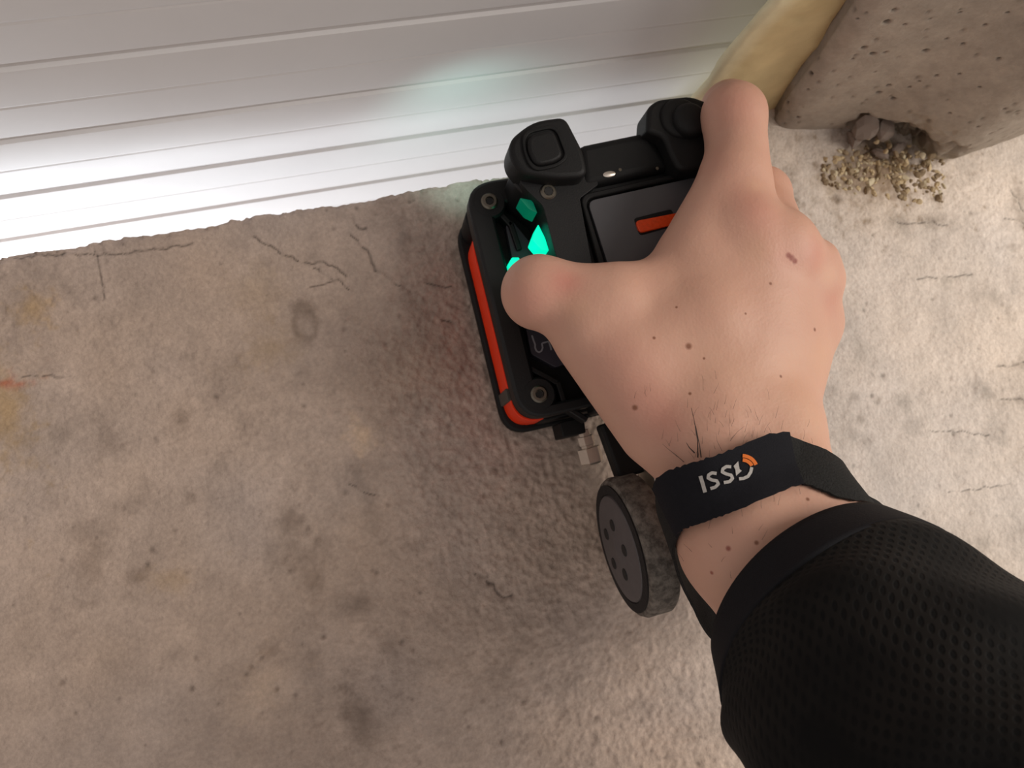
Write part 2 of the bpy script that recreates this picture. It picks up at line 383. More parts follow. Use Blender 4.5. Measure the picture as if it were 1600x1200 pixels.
zb = np.concatenate([np.arange(-0.012, 0.19, 0.0009), np.geomspace(0.19, 0.75, 20)])
SU, ZB = np.meshgrid(su, zb, indexing='ij')
off = 0.0010 * fbm(SU, ZB, 28, 3, 4) + 0.0003 * fbm(SU, ZB, 160, 3, 14)
lean = -0.22 * np.clip(ZB, 0, 0.3) * np.exp(-((np.clip(SU - 0.05, 0, 9)) / 0.06) ** 2) + 0.006 * fbm(ZB, ZB * 0, 26, 3, 44) * np.exp(-(SU / 0.07) ** 2)
pt = np.ones(SU.shape + (3,)) * np.array(lin(163, 151, 138)[:3])
pt *= (1 + 0.12 * fbm(SU, ZB, 18, 4, 24))[..., None] * (1 + 0.20 * fbm(SU, ZB, 120, 4, 34, .65))[..., None]
# broken foot of the pillar: a cavity with a ragged rim
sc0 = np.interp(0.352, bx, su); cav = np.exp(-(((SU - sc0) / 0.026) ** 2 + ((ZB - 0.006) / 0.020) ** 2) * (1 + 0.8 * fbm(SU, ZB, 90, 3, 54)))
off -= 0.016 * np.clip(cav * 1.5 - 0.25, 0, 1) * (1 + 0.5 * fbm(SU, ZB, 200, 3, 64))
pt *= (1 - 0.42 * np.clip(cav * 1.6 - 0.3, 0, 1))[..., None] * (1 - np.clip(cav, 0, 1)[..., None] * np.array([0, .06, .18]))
foot = np.clip((0.010 - ZB) / 0.010, 0, 1); off -= 0.004 * foot ** 2 * np.clip((SU - sc0) / 0.02, 0, 1)
pt *= 1 + (foot * np.clip((SU - sc0) / 0.02, 0, 1))[..., None] * np.array([.25, .25, .15])
pt *= (1 - 0.35 * np.exp(-((SU - 0.052) / 0.012) ** 2))[..., None]
holes = [(1384, 35, 3.2), (1349, 74, 2.6), (1362, 84, 2.6), (1383, 82, 2.0), (1446, 79, 3.0), (1397, 17, 2.0), (1412, 39, 1.6), (1388, 134, 2.4), (1373, 144, 2.6), (1396, 155, 2.6),
         (1333, 92, 1.4), (1366, 112, 1.4), (1421, 135, 1.6), (1463, 118, 1.8), (1498, 115, 1.5), (1560, 92, 1.8), (1504, 68, 1.8), (1433, 203, 2.0), (1484, 176, 1.6), (1528, 198, 1.6),
         (1268, 115, 2.8), (1262, 140, 1.6), (1231, 160, 1.8), (1247, 183, 2.2), (1215, 175, 2.4), (1569, 170, 1.6), (1588, 178, 1.4), (1530, 135, 1.4), (1452, 30, 1.2), (1479, 60, 1.4),
         (1540, 40, 1.6), (1573, 20, 1.4), (1515, 227, 1.5), (1574, 229, 1.6), (1286, 48, 1.5), (1436, 127, 1.2), (1340, 30, 1.2), (1500, 20, 1.3)]
P0 = np.stack([np.broadcast_to(bx[:, None], SU.shape) + nxn[:, None] * off + lean, np.broadcast_to(by[:, None], SU.shape) + nyn[:, None] * off, ZB], -1)
pr = (P0 - np.array([0, 0, H])) @ M           # camera coordinates, used only to find where on the face each air hole sits
ppx = 800 + F * pr[..., 0] / -pr[..., 2]; ppy = 600 - F * pr[..., 1] / -pr[..., 2]
for hx, hy, r in holes:
    i, j = np.unravel_index(np.argmin((ppx - hx) ** 2 + (ppy - hy) ** 2), ppx.shape)
    cs, cz = su[i], zb[j]; r = r / 3100
    a = np.exp(-((((SU - cs) / r) ** 2 + ((ZB - cz) / (r * 1.25)) ** 2)) ** 2 / 2)
    off = off - 0.0028 * a; pt = pt * (1 - 0.86 * a)[..., None]
for i in range(160):
    cs, cz, r = rng.uniform(0.03, 0.32), rng.uniform(0, 0.18), rng.uniform(.0004, .0009)
    a = np.exp(-(((SU - cs) / r) ** 2 + ((ZB - cz) / (r * 2)) ** 2)); off = off - 0.0008 * a; pt = pt * (1 - 0.4 * a)[..., None]
P0 = np.stack([np.broadcast_to(bx[:, None], SU.shape) + nxn[:, None] * off + lean, np.broadcast_to(by[:, None], SU.shape) + nyn[:, None] * off, ZB], -1)
a, b = SU.shape; idx = np.arange(a * b).reshape(a, b)
Q = np.stack([idx[:-1, :-1], idx[1:, :-1], idx[1:, 1:], idx[:-1, 1:]], -1).reshape(-1, 4)
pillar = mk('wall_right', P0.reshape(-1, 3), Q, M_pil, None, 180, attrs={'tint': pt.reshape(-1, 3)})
tag(pillar, 'grey brown concrete pillar with air holes and a crumbled foot', None, None, 'structure')
# loose aggregate in the crumbled foot
def stone_mesh(seed, m):
    bm = bmesh.new(); bmesh.ops.create_icosphere(bm, subdivisions=2, radius=1.0)
    r = random.Random(seed); ds = [(Vector((r.gauss(0, 1), r.gauss(0, 1), r.gauss(0, 1))).normalized(), r.uniform(.55, .9)) for _ in range(9)]
    for v in bm.verts:
        d = v.co.normalized(); k = 1.0
        for n, t in ds:
            c = d.dot(n)
            if c > t * 0.8: k = min(k, t * 0.8 / c)
        v.co = d * k
    me = bpy.data.meshes.new('stone'); bm.to_mesh(me); bm.free(); me.materials.append(m); return me
M_stone3 = mat('aggregate_stone_pale', lin(196, 182, 152), 0.5, noise=.15, nscale=300, bump=.2, bscale=700)
stones = [stone_mesh(i, (M_stone, M_stone2, M_stone2, M_stone3, M_stone2, M_stone)[i]) for i in range(6)]
rs = random.Random(11); n_st = 0
while n_st < 270:
    px = rs.uniform(1285, 1475); py = rs.uniform(215, 325)
    top = 252 - 42 * math.sin((px - 1285) / 190 * math.pi); bot = 285 + 40 * math.sin(min(1, (px - 1285) / 150) * math.pi / 2)
    if not top < py < bot or rs.random() > math.exp(-((py - (top + bot) / 2) / 34) ** 2) + .1: continue
    n_st += 1
    q = P(px, py, 0.0); r = rs.choice([.0012, .0016, .002, .0024, .003]) * rs.uniform(.8, 1.25)
    z = 0.0
    if q[1] > np.interp(q[0], bx, by) - .002: z = rs.uniform(0, .010); q = P(px, py, z)
    st = bpy.data.objects.new('stone', stones[rs.randrange(6)]); COL.objects.link(st); st.parent = pillar
    st.location = [float(c) * S for c in (np.array([q[0], q[1], z - r * 0.1]) - ORG['wall_right'])]
    st.rotation_euler = (rs.uniform(0, 6), rs.uniform(0, 6), rs.uniform(0, 6)); st.scale = [r * S * rs.uniform(.8, 1.4), r * S * rs.uniform(.8, 1.4), r * S * rs.uniform(.6, 1)]
M_chunk = mat('broken_concrete', lin(140, 126, 116), .85, noise=.15, nscale=200, bump=.4, bscale=500)
for px, py, z, r in ((1352, 203, .014, .0095), (1386, 201, .014, .0085), (1336, 216, .006, .0065), (1402, 232, .005, .007), (1376, 240, .003, .006)):
    q = P(px, py, z); st = bpy.data.objects.new('concrete_chunk', stone_mesh(int(px), M_chunk)); COL.objects.link(st); st.parent = pillar
    st.location = [float(c) * S for c in (q - ORG['wall_right'])]; st.rotation_euler = (px, py, 1); st.scale = [r * S, r * S, r * S * .7]

# ======================================================================
# SCANNER
# ======================================================================
DX0, DX1, DY0, DY1 = 0.0735, 0.186, 0.023, 0.139
sc = empty('concrete_scanner', ((DX0 + DX1) / 2, (DY0 + DY1) / 2, 0.0))
tag(sc, 'compact black handheld concrete scanner with orange band and trailing wheel, on the slab', 'scanner')
def rect(x0, y0, x1, y1): return [(x0, y0), (x1, y0), (x1, y1), (x0, y1)]
prism('base_skid', roundpoly(rect(DX0 - .0022, DY0 - .0025, DX1, DY1), .014, 8), 0.0014, 0.0080, M_blk2, sc, .0015)
prism('orange_band', roundpoly(rect(DX0 + .0004, DY0 + .0006, DX1 - .003, DY1 - .012), .013, 8), 0.0080, 0.0285, M_org, sc, .0005)
# dark front corner housing and side clip that cover the band
prism('corner_guard', roundpoly(rect(DX0 + .0003, DY1 - .0145, DX0 + .03, DY1 - .0015), .010, 6), 0.0080, 0.0285, M_blk2, sc, .001)
prism('rear_guard', roundpoly(rect(DX0 + .014, DY0 - .0005, DX1, DY0 + .012), .002, 3), .008, .0285, M_blk2, sc, .0008)
o = prism('side_clip', rect(DX0 - .0008, DY0 + .0130, DX0 + .008, DY0 + .0195), 0.006, 0.0288, mat('clip_grey', lin(74, 68, 62), 0.7, noise=.1), sc, .0008); tag(o, 'grey clip across the orange band')
prism('tray', roundpoly(rect(DX0 + .001, DY0 + .001, DX1, DY1 + .003), .014, 8), 0.0285, 0.0345, M_blk2, sc, .001)
out = roundpoly(rect(DX0 - .0002, DY0 + .0005, DX1 + .001, DY1 + .0045), .015, 8); inn = roundpoly(rect(DX0 + .0115, DY0 + .006, DX1 - .010, DY1 - .008), .006, 8)
ringprism('casing_rim', out, inn, 0.0345, 0.0455, M_blk, sc, .0016)
# bosses for the two visible corner screws
for cx, cy in ((DX0 + .0115, DY0 + .0115), (DX0 + .0105, DY1 - .0065)):
    boss = lathe('screw_boss', [(.0085, 0), (.0085, .0098), (.0075, .0112)], (cx, cy, .0345), (0, 0, 1), M_blk, sc, 28)
    scr = lathe('screw', [(.0042, 0), (.0042, .0012), (.0034, .0020), (.0022, .0020), (.0020, .0008)], (cx, cy, .0452), (0, 0, 1), M_screw, sc, 24)
    lathe('hex_recess', [(.0019, 0), (.0019, .0006)], (cx, cy, .0461), (0, 0, 1), M_hole, scr, 6)
# stiffening ribs in the recess
def bar(name, a, b, wd, z0, z1, m, parent, bev=.0006):
    a, b = np.array(a[:2], float), np.array(b[:2], float); d = (b - a) / np.linalg.norm(b - a); n = np.array([-d[1], d[0]]) * wd / 2
    return prism(name, [a + n, a - n, b - n, b + n], z0, z1, m, parent, bev)
zr = .0425
for pa, pb in (((812, 566), (872, 598)), ((872, 596), (886, 640)), ((886, 636), (918, 656)), ((800, 352), (772, 322)), ((797, 345), (812, 390))):
    bar('rib', P(*pa, zr), P(*pb, zr), .0028, .0345, zr, M_blk, sc)
# printed side label, lying in the recess beside the handle
zl = .0405
prism('side_label', roundpoly(pix([(790, 352), (800, 344), (846, 400), (905, 560), (868, 574), (830, 553)], zl), .001, 3), .0345, zl, M_lab, sc, .0003)
# digit on the label, turned to read from top to bottom
def stroke(pts, wd, zfun, name, m, parent, thick=.0003):
    """flat lettering: a ribbon of quads along pixel points, laid on the surface zfun"""
    pts = [np.array(p, float) for p in pts]; V = []; Fc = []
    for i, p in enumerate(pts):
        a = pts[max(i - 1, 0)]; b = pts[min(i + 1, len(pts) - 1)]; d = (b - a) / (np.linalg.norm(b - a) + 1e-9); n = np.array([-d[1], d[0]]) * wd / 2
        for s in (-1, 1):
            V.append(zfun(*(p + s * n)))
    for i in range(len(pts) - 1): Fc.append([2 * i, 2 * i + 1, 2 * i + 3, 2 * i + 2])
    return mk(name, V, Fc, m, parent)
five = [(831, 524), (834, 533), (836, 538), (836, 543), (838, 548), (842, 550.5), (846, 548.5), (848, 543), (846.5, 537), (848, 536), (857, 533.5), (860, 541), (861.5, 547)]
o = stroke(five, 2.6, lambda x, y: P(x, y, zl + .0003), 'label_digit', M_print, sc); tag(o, 'pale digit 5 printed sideways')
# central handle column
hz = .066
colp = [(798, 262), (806, 292), (846, 322), (862, 390), (900, 500), (948, 640), (1085, 600), (1150, 400), (1112, 240), (905, 250)]
handle = prism('handle_block', roundpoly(pix(colp, hz), .002, 3), .0345, hz, M_blk, sc, .0016)
# two finger towers with rubber buttons
prism('handle_shoulder', roundpoly(pix([(806, 266), (818, 292), (849, 322), (866, 390), (904, 500), (940, 620), (960, 600), (906, 310), (935, 288), (918, 240)], .071), [.001, .003, .002, .003, .003, .002, .002, .001, .001, .001], 4), .050, .071, M_blk, sc, .0012)
lug = prism('finger_tower', roundpoly(pix([(795, 243), (797, 216), (832, 187), (884, 180), (912, 234), (922, 276), (870, 279), (815, 270)], .080), [.004, .006, .008, .004, .003, .006, .005, .004], 5), .062, .080, M_rub, sc, .0024, .99)
ringprism('button_groove', roundpoly(pix([(815, 205), (870, 192), (890, 245), (872, 260), (833, 268), (818, 240)], .0812), .005, 6), roundpoly(pix([(821, 209), (867, 198), (884, 243), (869, 255), (837, 262), (823, 238)], .0812), .0045, 6), .079, .0812, M_blk2, lug, .0004)
prism('button', roundpoly(pix([(823, 211), (866, 200), (882, 243), (868, 253), (838, 259), (825, 238)], .0830), .0042, 6), .079, .0830, M_rub, lug, .0012, .93)
lug2 = prism('finger_tower', roundpoly(pix([(1010, 204), (1012, 166), (1028, 154), (1080, 148), (1112, 160), (1120, 262), (1062, 268), (1046, 238), (1038, 214)], .080), [.002, .004, .003, .004, .003, .003, .004, .004, .003], 5), .063, .080, M_rub, sc, .0020, .99)
for cx, r, h0, h1 in ((1066, 33, .079, .0822), (1082, 28, .079, .0862)):
    c = P(cx, 182, h1); rad = r * depth(cx, 182, h1) / F
    lathe('button', [(rad, 0), (rad, (h1 - h0) * .6), (rad * .9, (h1 - h0) * .85), (rad * .7, h1 - h0)], (c[0], c[1], h0), (0, 0, 1), M_rub, lug2, 32, 60)
bar_z = .072
prism('cross_bar', pix([(902, 226), (1014, 203), (1052, 262), (912, 292)], bar_z), .050, bar_z, M_blk2, sc, .004)
c = P(952, 272, .0722); o = lathe('disc', [(.0021, 0), (.0021, .0006), (.0014, .0010)], (c[0], c[1], .0716), (0, 0, 1), M_steel, sc, 16); o.scale = (1.5, .7, 1); tag(o, 'small bright pin')  # small steel disc standing for a white speck on the bar
for cx, cy in ((969, 265), (1027, 263)):
    c = P(cx, cy, .0722); lathe('disc', [(.0008, 0), (.0008, .0004)], (c[0], c[1], .0718), (0, 0, 1), M_screw, sc, 10)
# display panel with raised frame
pz = .0705
pout = roundpoly(pix([(905, 304), (1140, 252), (1175, 420), (955, 480)], pz), .005, 6); pin_ = roundpoly(pix([(914, 311), (1130, 263), (1160, 410), (962, 462)], pz), .005, 6)
ringprism('panel_frame', pout, pin_, .064, pz, M_blk2, sc, .0009)
pan = prism('display_panel', roundpoly(pix([(918, 314), (1126, 268), (1155, 405), (964, 456)], pz - .0008), .004, 6), .064, pz - .0008, M_panel, sc, .0003)
prism('button_recess', roundpoly(pix([(990, 341), (1050, 326), (1056, 352), (1000, 368)], pz - .0004), .0015, 3), .066, pz - .0004, M_blk2, pan, .0003)
o = prism('button', roundpoly(pix([(993, 345), (1070, 330), (1074, 346), (1000, 364)], pz + .0006), .0018, 4), .066, pz + .0006, M_red, pan, .0008); tag(o, 'orange red button')
# screw in the handle shoulder
c = P(857, 299, .0715); scr = lathe('screw', [(.0038, 0), (.0038, .0010), (.0032, .0016), (.0022, .0016), (.0020, .0008)], (c[0], c[1], .0703), (0, 0, 1), M_screw, sc, 24)
lathe('hex_recess', [(.0022, 0), (.0022, .0006)], (c[0], c[1], .0713), (0, 0, 1), M_hole, scr, 6)
# status lights in the recess
for pts, m, z in (([(841, 350), (852, 372), (858, 392), (846, 390), (832, 374)], M_led, .063), ([(812, 309), (832, 313), (840, 333), (826, 326)], M_led2, .066),
                  ([(800, 402), (812, 402), (810, 420), (796, 424), (793, 414)], M_led, .044)):
    o = prism('status_light', roundpoly(pix(pts, z), .0006, 3), z - .012 if z > .05 else .0345, z, m, sc, .0006); tag(o, 'teal status light')
l = bpy.data.lights.new('status_glow', 'SPOT'); l.energy = 0.06; l.color = (0.55, 1.0, 0.92); l.spot_size = math.radians(110); l.spot_blend = 1.0; l.shadow_soft_size = 0.004
lo = bpy.data.objects.new('status_glow', l); COL.objects.link(lo); p0 = np.array([DX0 + .004, DY1 + .006, .05]); p1 = wallpt(742, 185, YW)
lo.location = [c * S for c in p0]; lo.rotation_euler = (Vector(p1) - Vector(p0)).to_track_quat('-Z', 'Y').to_euler()
# rear: socket block, connector, wheel arm, wheel
prism('socket_block', pix([(874, 660), (912, 650), (916, 676), (880, 684)], .03), .012, .030, M_blk2, sc, .0008)
c0 = P(912, 672, .026)
con = lathe('cable_connector', [(.0030, 0), (.0030, .003), (.0042, .0032), (.0042, .0075), (.0036, .0078), (.0036, .009), (.0060, .0093), (.0060, .0165), (.0050, .0175)], c0, (0.05, -1, -0.10), M_steel, sc, 6, 20); tag(con, 'nickel cable connector')
wx = 0.1085; wy = -0.0462; R = 0.0342
bar('wheel_arm', (wx + .026, DY0 + .004), (wx + .026, wy - .012), .007, .020, .047, M_blk, sc, .0015)
bar('wheel_arm', P(962, 655, .040), P(994, 742, .040), .0165, .030, .040, M_blk2, sc, .0015)
bar('arm_bracket', (wx + .0205, DY0 - .004), (wx + .0205, wy + .008), .0016, .030, .051, M_steel, sc, .0004)
wheel = lathe('wheel', [(R - .0035, -.0070), (R - .0012, -.0062), (R, -.0040), (R, .0062), (R - .0010, .0075), (R - .004, .0080)], (wx + .0075, wy, R + .0004), (1, 0, 0), M_tyre, sc, 64, 40)
tag(wheel, 'worn rubber wheel')
lathe('tyre_side', [(R - .0032, 0), (R - .0030, -.0008), (R - .0075, -.0012), (R - .0080, -.0004)], (wx + .0006, wy, R + .0004), (1, 0, 0), M_tyre2, wheel, 64, 40)
lathe('hub', [(R - .0078, 0), (R - .0085, -.0012), (R - .016, -.0024), (.004, -.0026), (.003, -.0030)], (wx + .0004, wy, R + .0004), (1, 0, 0), M_hub, wheel, 48, 40)
lathe('axle', [(.004, 0), (.004, .020)], (wx + .0140, wy, R + .0004), (1, 0, 0), M_screw, wheel, 16)
for k in range(5):
    t = 2 * math.pi * k / 5 + .3; lathe('hub_hole', [(.0030, 0), (.0028, -.0005)], (wx - .0020, wy + .0125 * math.cos(t), R + .0004 + .0125 * math.sin(t)), (1, 0, 0), M_hole, wheel, 14)

# ======================================================================
# HAND AND ARM  (one signed distance field, one continuous surface)
# ======================================================================
VX = 0.00125
lo3 = np.array([0.055, -0.235, 0.012]); hi3 = np.array([0.30, 0.185, 0.255])
dims = np.ceil((hi3 - lo3) / VX).astype(int)
GX = (lo3[0] + VX * np.arange(dims[0])).astype(np.float32); GY = (lo3[1] + VX * np.arange(dims[1])).astype(np.float32); GZ = (lo3[2] + VX * np.arange(dims[2])).astype(np.float32)
def smin(a, b, k):
    h = np.maximum(k - np.abs(a - b), 0) / k
    return np.minimum(a, b) - h * h * k * 0.25
def cone(FA, A, B, k):
    """smooth-add a round cone between two joints (px, py, z, radius in px)"""
    a = P(*A[:3]); b = P(*B[:3]); ra = A[3] * depth(*A[:3]) / F; rb = B[3] * depth(*B[:3]) / F
    m = max(ra, rb) + k + 0.012
    l = np.minimum(a, b) - m; h = np.maximum(a, b) + m
    s = [slice(max(0, int((l[i] - lo3[i]) / VX)), max(0, min(dims[i], int((h[i] - lo3[i]) / VX) + 1))) for i in range(3)]
    x = GX[s[0]][:, None, None] - np.float32(a[0]); y = GY[s[1]][None, :, None] - np.float32(a[1]); z = GZ[s[2]][None, None, :] - np.float32(a[2])
    d = (b - a).astype(np.float32); t = np.clip((x * d[0] + y * d[1] + z * d[2]) / max(float(d @ d), 1e-9), 0, 1)
    r = np.sqrt((x - t * d[0]) ** 2 + (y - t * d[1]) ** 2 + (z - t * d[2]) ** 2) - (ra + (rb - ra) * t).astype(np.float32)
    FA[tuple(s)] = smin(FA[tuple(s)], r, k)
big = lambda: np.full(dims, 0.05, np.float32)
palm = big()
PALM = [
    ((1085, 600, .098, 64), (1160, 372, .099, 54)), ((1135, 610, .101, 64), (1218, 392, .101, 50)),
    ((1180, 620, .099, 62), (1250, 440, .094, 48)), ((1215, 640, .093, 60), (1262, 505, .086, 48)),
    ((1110, 678, .099, 80), (1192, 685, .097, 82)), ((1036, 660, .091, 75), (928, 522, .090, 66)),
    ((1108, 440, .092, 56), (975, 472, .092, 58)), ((1090, 500, .100, 60), (1000, 560, .095, 64)), ((1140, 285, .097, 48), (1085, 395, .094, 56)), ((1100, 520, .090, 66), (1195, 540, .088, 66)),
    ((1176, 352, .107, 30), (1186, 388, .107, 30)), ((1282, 405, .098, 24), (1288, 432, .096, 25)), ((1232, 372, .107, 26), (1238, 396, .106, 26)), ((1114, 712, .100, 84), (1172, 845, .114, 102)), ((1172, 845, .114, 102), (1270, 970, .126, 112)), ((1270, 970, .126, 112), (1420, 1130, .158, 150)), ((1420, 1130, .158, 150), (1640, 1350, .192, 230)),
    ((1196, 690, .098, 78), (1240, 800, .113, 82)), ((1240, 800, .113, 82), (1350, 920, .128, 98))]
for A, B in PALM: cone(palm, A, B, 0.012)
fing = big()
CH = [
    [(945, 480, .090, 62), (842, 457, .086, 55), (836, 468, .062, 47)],
    [(1160, 372, .099, 52), (1147, 180, .092, 47), (1140, 172, .062, 42), (1140, 200, .040, 38)],
    [(1218, 392, .100, 48), (1192, 304, .078, 40), (1178, 312, .052, 36), (1172, 330, .034, 33)],
    [(1250, 440, .093, 46), (1228, 402, .068, 40), (1205, 420, .044, 35)],
    [(1262, 505, .085, 44), (1245, 480, .062, 37), (1215, 490, .044, 32)]]
for ch in CH:
    one = big()
    for A, B in zip(ch[:-1], ch[1:]): cone(one, A, B, 0.005)
    fing = smin(fing, one, 0.0025)
FLD = smin(palm, fing, 0.009)
del palm, fing
def surface_nets(Fd):
    ins = Fd < 0; c = Fd.shape; n = [k - 1 for k in c]
    cnt = np.zeros(n, np.int8); acc = np.zeros(n + [3], np.float32); ne = np.zeros(n, np.float32)
    cor = [(i, j, k) for i in (0, 1) for j in (0, 1) for k in (0, 1)]
    sub = lambda a, o: a[o[0]:o[0] + n[0], o[1]:o[1] + n[1], o[2]:o[2] + n[2]]
    for o in cor: cnt += sub(ins, o)
    act = np.argwhere((cnt > 0) & (cnt < 8)); vid = np.full(n, -1, np.int32); vid[tuple(act.T)] = np.arange(len(act))
    acc = np.zeros((len(act), 3)); ne = np.zeros(len(act))
    val = lambda o: Fd[act[:, 0] + o[0], act[:, 1] + o[1], act[:, 2] + o[2]].astype(float)
    for a in cor:
        for d in range(3):
            if a[d]: continue
            b = list(a); b[d] = 1; fa, fb = val(a), val(b); m = (fa < 0) != (fb < 0)
            t = np.where(m, fa / np.where(m, fa - fb, 1), 0)
            p = np.array(a, float)[None].repeat(len(act), 0); p[:, d] += t; acc[m] += p[m]; ne[m] += 1
    V = lo3 + VX * (act + acc / ne[:, None]); quads = []
    for d in range(3):
        e = [(1, 2), (2, 0), (0, 1)][d]
        s0 = [slice(None)] * 3; s1 = [slice(None)] * 3; s0[d] = slice(0, -1); s1[d] = slice(1, None)
        A, B = ins[tuple(s0)], ins[tuple(s1)]; ed = np.argwhere(A != B); ok = (ed[:, e[0]] > 0) & (ed[:, e[1]] > 0) & (ed[:, e[0]] < c[e[0]] - 1) & (ed[:, e[1]] < c[e[1]] - 1); ed = ed[ok]
        q = []
        for oa, ob in ((1, 1), (0, 1), (0, 0), (1, 0)):
            t = ed.copy(); t[:, e[0]] -= oa; t[:, e[1]] -= ob; q.append(vid[tuple(t.T)])
        q = np.stack(q, 1); flip = ~A[tuple(ed.T)]; q[flip] = q[flip][:, ::-1]; quads.append(q)
    return V, np.concatenate(quads)
HV, HF = surface_nets(FLD)
for it in range(6):     # light relaxation
    acc = np.zeros_like(HV); cn = np.zeros(len(HV))
    for i in range(4):
        a, b = HF[:, i], HF[:, (i + 1) % 4]
        for k3 in range(3): acc[:, k3] += np.bincount(a, HV[b, k3], len(HV))
        cn += np.bincount(a, minlength=len(HV))
    HV = HV + (0.5 if it % 2 == 0 else -0.52) * (acc / cn[:, None] - HV)
skin_bvh = BVHTree.FromPolygons([tuple(v) for v in HV], [tuple(map(int, f)) for f in HF])
CAMP = Vector((0, 0, H))
def hit(bvh, px, py):
    d = Vector(M @ ray(px, py)).normalized(); r = bvh.ray_cast(CAMP, d)
    return (np.array(r[0]), np.array(r[1])) if r[0] is not None else (None, None)
# skin colouring by zones: redder joints, paler and darker patches
tone = np.zeros((len(HV), 3))
def zone(px, py, r, ch, amt):
    p, n = hit(skin_bvh, px, py)
    if p is None: return
    rad = r * depth(px, py, p[2]) / F
    tone[:, ch] += 0.55 * amt * np.exp(-np.sum((HV - p) ** 2, 1) / rad ** 2)
for z_ in ((885, 440, 26, 0, .9), (830, 470, 50, 0, .5), (1150, 160, 45, 0, .45), (1190, 335, 40, 0, .5), (1275, 400, 30, 0, .6), (1225, 400, 26, 0, .35), (1120, 250, 40, 0, .3), (1300, 470, 26, 0, .5),
           (1000, 620, 50, 0, .45), (960, 560, 50, 0, .3), (1040, 660, 40, 0, .5), (1160, 300, 30, 0, .3), (900, 480, 24, 1, .5), (1180, 290, 14, 1, .6), (1185, 390, 26, 1, .4),
           (1240, 600, 70, 1, .35), (1285, 560, 36, 1, .5), (1120, 560, 70, 1, .25), (1270, 660, 40, 1, .5), (1295, 430, 20, 1, .5), (1090, 470, 60, 2, .2), (1050, 420, 50, 2, .25)):
    zone(*z_)
def skin_material():
    m = bpy.data.materials.new('skin'); m.use_nodes = True; nt = m.node_tree; b = nt.nodes['Principled BSDF']; N = nt.nodes.new; Lk = nt.links.new
    b.inputs['Roughness'].default_value = 0.5; b.inputs['Specular IOR Level'].default_value = 0.35
    b.inputs['Subsurface Weight'].default_value = 0.12; b.inputs['Subsurface Radius'].default_value = (1.0, 0.35, 0.2); b.inputs['Subsurface Scale'].default_value = 0.004
    tc = N('ShaderNodeTexCoord'); at = N('ShaderNodeAttribute'); at.attribute_name = 'tone'; sp = N('ShaderNodeSeparateColor'); Lk(at.outputs['Color'], sp.inputs[0])
    n1 = N('ShaderNodeTexNoise'); n1.inputs['Scale'].default_value = 90; n1.inputs['Detail'].default_value = 5; Lk(tc.outputs['Object'], n1.inputs['Vector'])
    def mix(fac, a, bcol, scale=None):
        x = N('ShaderNodeMix'); x.data_type = 'RGBA'; Lk(fac, x.inputs['Factor'])
        if isinstance(a, tuple): x.inputs['A'].default_value = a
        else: Lk(a, x.inputs['A'])
        x.inputs['B'].default_value = bcol; return x.outputs['Result']
    c = mix(n1.outputs['Fac'], lin(212, 168, 146), lin(204, 157, 138))
    c = mix(sp.outputs[0], c, lin(196, 118, 106)); c = mix(sp.outputs[1], c, lin(222, 178, 146)); c = mix(sp.outputs[2], c, lin(180, 136, 112))
    for px, py, r, col in MOLES:
        p, n = hit(skin_bvh, px, py)
        if p is None: continue
        q = (p - ORG_HAND) * S; rad = r * depth(px, py, p[2]) / F * S
        vm = N('ShaderNodeVectorMath'); vm.operation = 'DISTANCE'; Lk(tc.outputs['Object'], vm.inputs[0]); vm.inputs[1].default_value = q
        mr = N('ShaderNodeMapRange'); mr.inputs['From Min'].default_value = rad * 1.35; mr.inputs['From Max'].default_value = rad * .55; mr.inputs['To Max'].default_value = .85
        Lk(vm.outputs['Value'], mr.inputs['Value']); c = mix(mr.outputs['Result'], c, col)
    Lk(c, b.inputs['Base Color'])
    v = N('ShaderNodeTexVoronoi'); v.inputs['Scale'].default_value = 900; Lk(tc.outputs['Object'], v.inputs['Vector'])
    n2 = N('ShaderNodeTexNoise'); n2.inputs['Scale'].default_value = 260; n2.inputs['Detail'].default_value = 4; Lk(tc.outputs['Object'], n2.inputs['Vector'])
    ad = N('ShaderNodeMath'); ad.operation = 'MULTIPLY_ADD'; Lk(v.outputs['Distance'], ad.inputs[0]); ad.inputs[1].default_value = .35; Lk(n2.outputs['Fac'], ad.inputs[2])
    bp = N('ShaderNodeBump'); bp.inputs['Strength'].default_value = .25; bp.inputs['Distance'].default_value = .0006; Lk(ad.outputs[0], bp.inputs['Height']); Lk(bp.outputs['Normal'], b.inputs['Normal'])
    return m
MB, MR = lin(128, 78, 54), lin(142, 70, 58)
MOLES = [(1076, 541, 5, MB), (992, 637, 4.5, MB), (1204, 443, 2.5, MB), (1273, 515, 3, MB), (1220, 588, 2.5, MB), (1232, 399, 4.5, MR), (1237, 403, 5, MR), (1242, 408, 4.5, MR), (1138, 857, 4, MR), (1182, 848, 3.5, MB),
         (1112, 895, 3, MR), (1153, 906, 3.5, MR), (1262, 780, 3, MB), (1165, 490, 2, MB), (1057, 480, 2, MB), (1078, 615, 2.5, MB), (1022, 528, 2.5, MB), (1100, 560, 2, MB)]
ORG_HAND = np.array([0.2, 0.0, HV[:, 2].min()])
person = mk('person', HV, HF, skin_material(), None, 180, org=ORG_HAND, attrs={'tone': np.clip(tone, 0, 1)})
tag(person, 'bare right hand and forearm of a person gripping the scanner, black sleeve', 'person')

